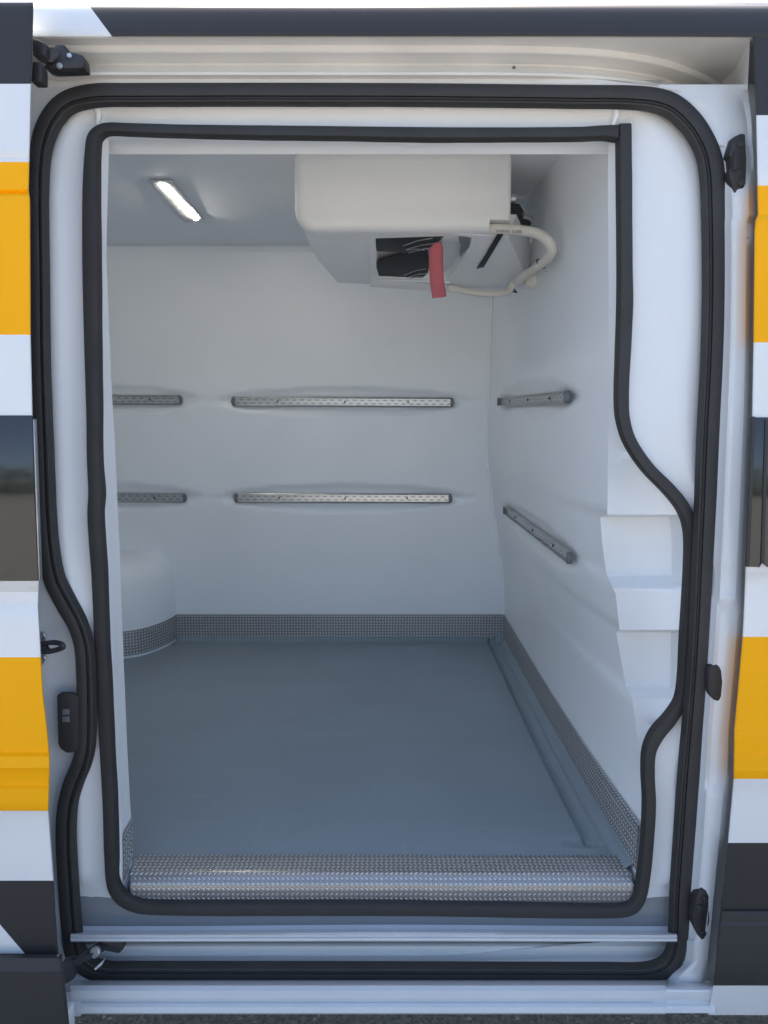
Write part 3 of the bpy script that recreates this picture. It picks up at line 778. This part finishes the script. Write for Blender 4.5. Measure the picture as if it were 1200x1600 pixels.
# left reveal
SL = [(205, 170), (240, 170), (400, 166), (500, 170), (600, 174), (700, 180), (800, 184), (860, 187), (950, 190), (1050, 194), (1150, 198), (1250, 203), (1290, 206), (1340, 207), (1385, 205), (1402, 203)]
rows = []; lf = []
for py in frange(205, 1402, 60):
    x0 = inner_edge(max(232, min(py, 1372)), False); x1 = tab(SL, py); row = []
    dd = .25 - .09 * sm((py - 1250) / 150.0)
    x1 = max(x1, x0 + 8)
    for s, f_ in ((0, 0), (.25, .03), (.40, .10), (.50, .25), (.60, .45), (.8, .75), (1, 1)):
        px = lerp(x0, x1, s); tilt = PS(px, py, 0).y * (1 - s)
        b0 = YI + .004 + PS(px, py, 0).y; row.append(PY(px, py, lerp(b0, max(dd, b0 + .02), f_)))
    row.append(row[-1] + Vector((-.012, .008, 0))); row.append(row[-1] + Vector((-.25, .02, 0))); lf.append(row[6]); rows.append(row)
grid('reveal_left', rows, M['gel'], van, 38)
box('near_wall', (-1.75, .285, FZ), (lf[30].x - .09, .30, CZ), M['wall'], van)
# header reveal
HX = frange(150, 968, 60); rows = []
hp = [(206, 0, 0), (216, .1, 0), (219, .25, 0), (221, .45, .0), (223, .62, 0), (232, .85, 0), (241, 1.0, 0)]
for py, f_, _ in hp:
    rows.append([PY(x, py + (3 * (1 - f_)) * math.sin((x - 150) / 818 * math.pi) - 3 * (1 - f_), YI + .10 * (1 - f_) + (.27 - YI) * f_ + .03 * (f_)) for x in HX])
rows.append([p + Vector((0, .006, .01)) for p in rows[-1]]); rows.append([Vector((p.x, .30, p.z + .003)) for p in rows[-1]]); rows.append([Vector((p.x, .62, CZ)) for p in rows[-1]])
grid('reveal_header', rows, M['gel'], van, 38)

# floor with a drain gutter along the bulkhead and the far wall
def floor_z(x, y):
    e = Xb(FZ) + flare(y, FZ + .01) - x; f_ = Yb(FZ) - y
    z = FZ
    def gut(d, c, w_): return -.013 * math.exp(-((d - c) / w_) ** 4)
    if y > .27: z += gut(e, .060, .017)
    z += -.006 * math.exp(-((f_ - .055) / .02) ** 4)
    z += .018 * (1 - sm(e / .03)) + .018 * (1 - sm(f_ / .03))
    if y < .40: z -= .008 * math.exp(-(((e - .085) / .045) ** 2 + ((y - .285) / .022) ** 2) ** 2)
    return z
fx = sorted(set(frange(-1.75, 0.2, 40) + frange(.2, .66, 150))); fy = sorted(set(frange(.16, .45, 60) + frange(.45, 1.8, 50) + frange(1.8, 1.992, 40)))
rows = [[Vector((x, y, floor_z(x, y))) for x in fx] for y in fy]
grid('cargo_floor', rows, M['floor'], van, 60)

# aluminium threshold: top, rounded edge, front lip
tp = [(.218, FZ + .004), (.215, FZ + .006), (.19, FZ + .006), (.160, FZ + .006), (.150, FZ + .0055), (.145, FZ + .0035), (.130, FZ - .0065), (.1265, FZ - .011), (.125, FZ - .03), (.124, FZ - .078)]
vv = [0]
for a, b in zip(tp, tp[1:]): vv.append(vv[-1] + math.hypot(a[0] - b[0], a[1] - b[1]))
def thr_x(i, side):
    py = [1340, 1341, 1350, 1361, 1367, 1371, 1375, 1380, 1390, 1410][i]
    return PY((tab([(1340, 214), (1372, 204), (1410, 203)], py) if side < 0 else tab([(1340, 972), (1380, 990), (1410, 988)], py)), py, tp[i][0]).x
NX = 120; jt = 0.595
rows = [];
for i, (y, z) in enumerate(tp):
    a, b = thr_x(i, -1), thr_x(i, 1)
    rows.append([Vector((lerp(a, b, t), y - (.0 if t < jt else .0012), z)) for t in frange(0, 1, NX)])
th = grid('threshold_plate', rows, M['tread'], van, 60, uv=lambda i, j: (rows[i][j].x, vv[i]))
# kick plates of the same tread aluminium
def kick(name, foot, h, nrm_off, m=M['kick'], zt=None):
    """foot: list of (x, y) along the wall; plate stands 3 mm off it"""
    rows = []; L_ = [0]
    for a, b in zip(foot, foot[1:]): L_.append(L_[-1] + math.hypot(a[0] - b[0], a[1] - b[1]))
    hs = [0.012, h * .5, h, h]
    for k, hh in enumerate(hs):
        rows.append([Vector((x, y, FZ + hh)) + (Vector(nrm_off(i)) * (1 if k < 3 else -.3)) for i, (x, y) in enumerate(foot)])
    return grid(name, rows, m, van, 60, uv=lambda i, j: (L_[j], hs[i]))
foot = []
for y in frange(.145, 1.985, 80): foot.append((Xb(FZ) + flare(y, FZ + .06), y))
kick('kick_plate', foot, .125, lambda i: (-.004, 0, 0))
# wheel arch box protruding from the far wall
ax = [(-.985, 1.992), (-.992, 1.93), (-1.012, 1.86), (-1.045, 1.79), (-1.09, 1.735), (-1.16, 1.70), (-1.25, 1.685), (-1.5, 1.68), (-1.74, 1.68)]
ax = [p for p in catmull([(a, b) for a, b in ax], False, 5)]
kick('kick_plate', [(p[0] * 1 + .570 * 0, 1.986) for p in [(x, 0) for x in frange(-.985, .568, 60)]], .123, lambda i: (0, -.004, 0))
kick('kick_plate', ax, .123, lambda i: (.003, -.003, 0))
AH = PY(230, 872, 1.85).z
rows = []
def archrow(z, sh): return [Vector((x - sh, min(1.995, y + sh * 1.1), z)) for x, y in ax]
for z, sh in ((FZ, 0), (FZ + .1, 0), (AH - .12, .002), (AH - .08, .008), (AH - .05, .018), (AH - .022, .036), (AH + .004, .07), (AH + .008, .14), (AH + .010, .35)):
    rows.append(archrow(z, sh))
grid('wheel_arch', rows, M['wall'], van, 60)
# kick plate corner on the left reveal
def left_rev(s2, py):
    x0 = inner_edge(max(232, min(py, 1372)), False); x1 = max(tab(SL, py), x0 + 8); dd = .25 - .09 * sm((py - 1250) / 150.0)
    f2 = lerp(.30, 1, (s2 - .52) / .48); px = lerp(x0, x1, s2)
    b0 = YI + .004 + PS(px, py, 0).y; return PY(px, py, lerp(b0, max(dd, b0 + .02), f2)) + Vector((.003, -.003, 0))
rows = []
for k in range(9):
    t = k / 8; rows.append([left_rev(lerp(.53, .99, s2), lerp(lerp(1302, 1277, s2), lerp(1378, 1340, s2), t)) for s2 in (0, .33, .66, 1)])
grid('kick_plate', rows, M['kick'], van, 60, uv=lambda i, j: (j * .022, i * .0125))
# ground sealing bead at threshold ends
tube('sealant_bead', [PY(212, 1342, .20), PY(203, 1365, .165), PY(196, 1385, .145), PY(200, 1400, .13)], .005, M['floor'], van, 8)
tube('sealant_bead', [PY(978, 1345, .20), PY(988, 1370, .165), PY(993, 1392, .145)], .006, M['floor'], van, 8)
tube('corner_bead', [Vector((Xb(z) - .004, Yb(z) - .002, z)) for z in frange(FZ, CZ, 40)], .006, M['gel'], van, 8)

# ---- load rails
def rail(a, b, nrm, face, wdt=.043, name='load_rail'):
    a, b, nrm = Vector(a), Vector(b), Vector(nrm).normalized()
    t = (b - a).normalized(); up = nrm.cross(t).normalized()
    if up.z < 0: up = -up
    L_ = (b - a).length; h = wdt / 2
    prof = [(-h, .0), (-h, .013), (-h * .82, .015), (-h * .74, .009), (-h * .70, .006), (h * .70, .006), (h * .74, .009), (h * .82, .015), (h, .013), (h, .0)]
    nn = 24; rows = [[a + t * (L_ * i / nn) + up * u + nrm * n_ for u, n_ in prof] for i in range(nn + 1)]
    bm = bmesh.new()
    grid_bm(bm, rows, mi=lambda i, j: 1 if j == 4 else 0, uv=lambda i, j: (L_ * i / nn, 1.0 if j > 4 else 0.0))
    o = link(name, fbm(bm, name), [M['steel'], face], van, 30)
    for e, sgn in ((a, -1), (b, 1)):
        bm = bmesh.new(); pts = []
        for k in range(9):
            an = -math.pi / 2 + math.pi * k / 8
            pts.append(e + t * sgn * (math.cos(an) * h * .75 - .004) + up * math.sin(an) * h * 1.04 + nrm * .001)
        prism_bm(bm, pts, nrm * .017, .003)
        link('end_cap', fbm(bm, 'end_cap'), M['grey'], o)
    bm = bmesh.new()
    for f2 in (.2, .51, .80):
        disc_bm(bm, a + t * (L_ * f2) + nrm * .006, nrm, .0045, .003, 10)
    link_split('rivet', bm, M['iron'], o)
    return o
for (a, b) in RBp:
    A, B = Vector((a.x + .01, a.y + .010, a.z)), Vector((b.x - .01, b.y + .010, b.z)); rail(A, B, (0, -1, 0), M['wave'])
for (a, b) in RR:
    A, B = Vector((a.x + .018, a.y, a.z)), Vector((b.x + .018, b.y, b.z)); rail(A, B, (-1, 0, 0), M['perf'], .034)

# ---- ceiling lamp
c0, c1, c2, c3 = [PZ(x, y, CZ - .004) for x, y in ((234, 281), (268, 281), (319, 343), (289, 345))]
cl = prism('ceiling_lamp', [c0, c1, c2, c3], (0, 0, -.006), mat('lamp_housing', (.60, .61, .63), .45), van, .001)
l0, l1, l2, l3 = [PZ(x, y, CZ - .011) for x, y in ((249, 286.5), (255.5, 286.5), (310, 342), (304.5, 342.5))]
prism('diffuser', [l0, l1, l2, l3], (0, 0, -.004), M['lamp'], cl, .0005)

# ---- refrigeration evaporator under the ceiling
UY = .66
def U(px, py, Y=UY): return PY(px, py, Y)
zb = U(600, 360).z
fl0, fl1 = U(459, 300).x, U(800, 300).x
bm = bmesh.new()
vs = []
# main housing, section by section along y (front to back); left side drafts inwards
def ring(y, xl_, xr_, z0_, z1_, r=.055):
    pts = []
    for cx_, cz_, a0 in ((xr_ - r, z1_ - r * .2, 0), (xl_ + r, z1_ - r * .2, 90), (xl_ + r, z0_ + r, 180), (xr_ - r * .4, z0_ + r * .4, 270)):
        rr = r if a0 == 180 else r * (.2 if a0 < 180 else .4)
        if a0 in (0, 90): cx_ = xr_ - rr if a0 == 0 else xl_ + rr; cz_ = z1_ - rr
        for k in range(6):
            an = R(a0 + 90 * k / 5); pts.append(Vector((cx_ + math.cos(an) * rr, y, cz_ + math.sin(an) * rr)))
    return pts
secs = [(UY + .030, .030, .030), (UY + .012, .014, .014), (UY + .003, .004, .004), (UY, 0.012, .012)]
rows = [[p for p in ring(UY, fl0 + .03, fl1 - .012, zb + .03, CZ - .03)],
        ring(UY + .003, fl0 + .014, fl1 - .005, zb + .014, CZ - .01), ring(UY + .012, fl0 + .004, fl1 - .001, zb + .004, CZ - .002),
        ring(UY + .03, fl0, fl1, zb, CZ - .002), ring(UY + .25, fl0 + .018, fl1 - .006, zb + .010, CZ - .002), ring(1.28, fl0 + .07, fl1 - .02, zb + .03, CZ - .002)]
V = grid_bm(bm, rows, closed=True)
bm.faces.new(V[0]); bm.faces.new(V[-1][::-1])
bmesh.ops.recalc_face_normals(bm, faces=bm.faces)
hme = fbm(bm, 'cooling_unit'); tmp = bpy.data.objects.new('tmp', hme); C.objects.link(tmp)
bm = bmesh.new(); box_bm(bm, (U(765, 350).x, UY - .1, zb - .2), (fl1 + .1, UY + .12, U(780, 343).z)); cut = bpy.data.objects.new('cut', fbm(bm, 'cut')); C.objects.link(cut)
md = tmp.modifiers.new('b', 'BOOLEAN'); md.object = cut; md.operation = 'DIFFERENCE'; md.solver = 'EXACT'
dg = bpy.context.evaluated_depsgraph_get(); dg.update(); hme2 = bpy.data.meshes.new_from_object(tmp.evaluated_get(dg))
bpy.data.objects.remove(tmp); bpy.data.objects.remove(cut)
unit = link('cooling_unit', hme2, M['unit'], van, 45)
# underside pan: sloping plane from the front lower edge to the back
A0, A1 = U(470, 352, UY + .035), U(768, 364, UY + .035)
B0, B1 = PY(528, 442, 1.17), PY(745, 452, 1.17)
m0 = PY(500, 405, .95)
A1b = U(795, 364, UY + .06); B1b = PY(832, 440, 1.17)
def pan(s, t, dz=0.0):                       # bilinear position on the pan; s left->right, t front->back
    p = (A0 * (1 - s) + A1b * s) * (1 - t) + (B0 * (1 - s) + B1b * s) * t
    return p + Vector((0, 0, dz))
bm = bmesh.new()
out = [A0, A1b, B1b, PY(600, 449, 1.17), B0, PY(497, 408, .96)]
lowp = [bm.verts.new(p) for p in out]
upp = [bm.verts.new(Vector((p.x + (-.02 if i in (0, 4, 5) else .02 if i in (1, 2) else 0), p.y + (.02 if i in (2, 3, 4) else 0), max(p.z + .05, zb + .02)))) for i, p in enumerate(out)]
panhole = []
from mathutils.geometry import normal as gnormal
nP = (A1 - A0).cross(B0 - A0).normalized()
def onpan(px, py, off=0.0):
    d = ray(px, py); n_ = nP; t = (A0 + n_ * off - O).dot(n_) / d.dot(n_); return O + d * t
if nP.z > 0: nP = -nP
hole = [onpan(x, y) for x, y in ((586, 361), (730, 367), (737, 372), (735, 385), (708, 425), (696, 437), (592, 433), (588, 420))]
hv = [bm.verts.new(p) for p in hole]
for i, v in enumerate(lowp): v.co = v.co - nP * ((v.co - A0).dot(nP))
# stitch the annulus between outer pan outline and the grille opening
oc = sum((v.co for v in hv), Vector()) / len(hv)
def ang(v): return math.atan2((v.co - oc).dot(nP.cross(Vector((1, 0, 0))).normalized()), (v.co - oc).x)
edges = []
for L_ in (lowp, hv):
    for i in range(len(L_)): edges.append(bm.edges.new((L_[i], L_[(i + 1) % len(L_)])))
bmesh.ops.triangle_fill(bm, edges=edges, use_beauty=True)
for i in range(len(lowp)): bm.faces.new([lowp[i], lowp[(i + 1) % 6], upp[(i + 1) % 6], upp[i]])
dv = [bm.verts.new(v.co - nP * .024 + (oc - v.co) * .04) for v in hv]
for i in range(len(hv)): bm.faces.new([hv[i], hv[(i + 1) % len(hv)], dv[(i + 1) % len(hv)], dv[i]])
link('bottom_pan', fbm(bm, 'bottom_pan'), mat('pan_plastic', (.80, .81, .82), .45, bump=.15, bscale=200, var=.05), unit, 30)
bm = bmesh.new(); bm.faces.new([bm.verts.new(p - nP * .022) for p in hole])
link('fan_well', fbm(bm, 'fan_well'), mat('fan_well_plastic', (.62, .63, .65), .4), unit)
def patch(name, pts, off, m, th_=.004, bev=.0008, parent=None):
    return prism(name, [onpan(x, y, off) for x, y in pts], nP * -th_, m, parent or unit, bev)
patch('fan', [(584, 362), (640, 363), (697, 366), (688, 376), (672, 388), (650, 394), (636, 397), (622, 394), (589, 393), (585, 376)], -.003, M['fan'])
patch('fan', [(586, 413), (600, 404), (622, 398), (645, 393), (668, 392), (672, 410), (668, 428), (660, 434), (640, 437), (625, 434), (590, 432)], -.003, M['fan'])
patch('fan', [(716, 370), (733, 374), (732, 386), (718, 402), (720, 384)], -.004, M['grey'])
bm = bmesh.new()
for (x0, y0, x1, y1) in ((630, 384, 676, 372), (634, 390, 682, 380), (638, 395, 690, 386), (636, 391, 664, 391), (632, 430, 666, 420), (636, 434, 670, 427), (640, 436, 662, 433), (690, 372, 690, 392)):
    tube_bm(bm, [onpan(x0, y0, .001), onpan((x0 + x1) / 2, (y0 + y1) / 2 - 2, .003), onpan(x1, y1, .001)], .0014, 6)
link_split('wire_guard', bm, M['steel'], unit)
# frame round the grille
bm = bmesh.new()
fr_ = [(572, 359), (738, 366), (742, 372), (738, 388), (708, 430), (704, 441), (580, 437)]
for i in range(len(fr_)):
    a, b = fr_[i], fr_[(i + 1) % len(fr_)]
    tube_bm(bm, [onpan(*a, .001), onpan(*b, .001)], .0028, 6)
link('grille_frame', fbm(bm, 'grille_frame'), M['unit'], unit)
prism('drain_tray', [onpan(x, y, .004) for x, y in ((578, 439), (578, 448), (704, 457), (706, 446), (590, 437))], (0, .03, .006), M['unit'], unit, .002)
tube('hose', spline3([U(762, 357, .70), U(785, 358, .69), U(815, 360, .67), U(842, 366, .64), U(858, 378, .62), U(863, 391, .63), U(856, 404, .67), U(846, 412, .72)], 8), .0140, M['hose'], unit)
tube('hose', spline3([U(847, 411, .715), U(832, 422, .80), U(818, 431, .88), U(808, 442, .98)], 8), .0125, M['hose'], unit)
tube('hose', spline3([PY(702, 450, 1.12), PY(735, 456, 1.11), PY(770, 459, 1.08), PY(795, 455, 1.04), PY(800, 446, 1.02), PY(812, 440, 1.01), PY(828, 438, 1.0)], 8), .0115, M['hose'], unit)
bm = bmesh.new(); cfl = PY(829, 437, .98); tube_bm(bm, [cfl + Vector((-.015, 0, 0)), cfl, cfl + Vector((.03, 0, 0))], [.017, .026, .030], 16)
link('wall_flange', fbm(bm, 'wall_flange'), M['hose'], unit)
def tie(c, n_, r, tail):
    bm = bmesh.new(); n_ = Vector(n_).normalized(); a = n_.cross(Vector((0, 0, 1))).normalized(); b = n_.cross(a)
    tube_bm(bm, [Vector(c) + (a * math.cos(2*math.pi*k/16) + b * math.sin(2*math.pi*k/16)) * r for k in range(17)], .0022, 6)
    tube_bm(bm, [Vector(c) + b * r, Vector(c) + Vector(tail)], .003, 6); return link('cable_tie', fbm(bm, 'cable_tie'), M['plastic'], unit)
tie(U(845, 412, .725), (-.5, .6, -.5), .0155, (.028, -.03, .012))
tie(PY(799, 453, 1.04), (.3, .1, .8), .014, (.018, 0, -.008))
# printing on the hose
txt = bpy.data.curves.new('hose_print', 'FONT'); txt.body = 'THERMO  K2000'; txt.size = .010; txt.extrude = .0003
tmp = bpy.data.objects.new('tmp', txt); C.objects.link(tmp)
dg = bpy.context.evaluated_depsgraph_get(); tme = bpy.data.meshes.new_from_object(tmp.evaluated_get(dg)); bpy.data.objects.remove(tmp)
hp_ = U(774, 363, .654)
tme.transform(Matrix.Translation(hp_) @ Matrix.Rotation(R(-1.5), 4, 'Y').inverted() @ Matrix.Rotation(R(90), 4, 'X'))
link('hose_print', tme, M['iron'], unit)
# pipework behind the unit: dark boot, strap, bolts
bm = bmesh.new()
prism_bm(bm, [U(798, 316, .80), U(812, 318, .82), U(822, 334, .86), U(832, 340, .88), U(830, 352, .88), U(788, 352, .80), U(796, 336, .80)], (0, .06, 0), .004)
link('pipe_boot', fbm(bm, 'pipe_boot'), M['iron'], unit)
bm = bmesh.new()
prism_bm(bm, [onpan(x, y, .002) for x, y in ((777, 365), (787, 364), (756, 416), (749, 417), (745, 419), (758, 398))], nP * .004, .001)
link('strap', fbm(bm, 'strap'), M['fan'], unit)
bm = bmesh.new(); tube_bm(bm, [U(799, 309, .75), U(817, 308, .77)], .007, 10); tube_bm(bm, [U(798, 310, .75), U(805, 310, .75)], .012, 8)
tube_bm(bm, [U(812, 330, .86), U(818, 338, .85), U(828, 340, .86), U(833, 346, .87)], .008, 8)
link_split('bolt', bm, M['steel'], unit)
tube('tie_tail', [U(831, 368, .74), U(829, 380, .735)], .0018, M['unit'], unit, 6)

# ---- red strip hanging from the grille
rp = [(683, 378), (684, 386), (683, 405), (684, 430), (686, 465)]
rows = []
p0 = onpan(683, 380, .012)
for i, t in enumerate(frange(0, 1, 22)):
    py = lerp(379, 466, t); cx_ = tab([(379, 685), (388, 682), (410, 681.5), (440, 683), (466, 687)], py); wl = lerp(5, 11.5, sm(t / .12)) 
    y = p0.y - .004 + .006 * math.sin(t * 3.5)
    rows.append([PY(cx_ - wl, py + 1.5 * 0, y), PY(cx_ - wl * .3, py - .6, y - .0006), PY(cx_ + wl * .4, py - 1.2, y - .0006), PY(cx_ + wl * .92, py - 3 * t, y + .0015)])
rib = grid('ribbon', rows, M['red'], None, 60)
s_ = rib.modifiers.new('th', 'SOLIDIFY'); s_.thickness = .0012
rib['label'] = 'red fabric strip hanging from the fan grille of the cooling unit'; rib['category'] = 'ribbon'
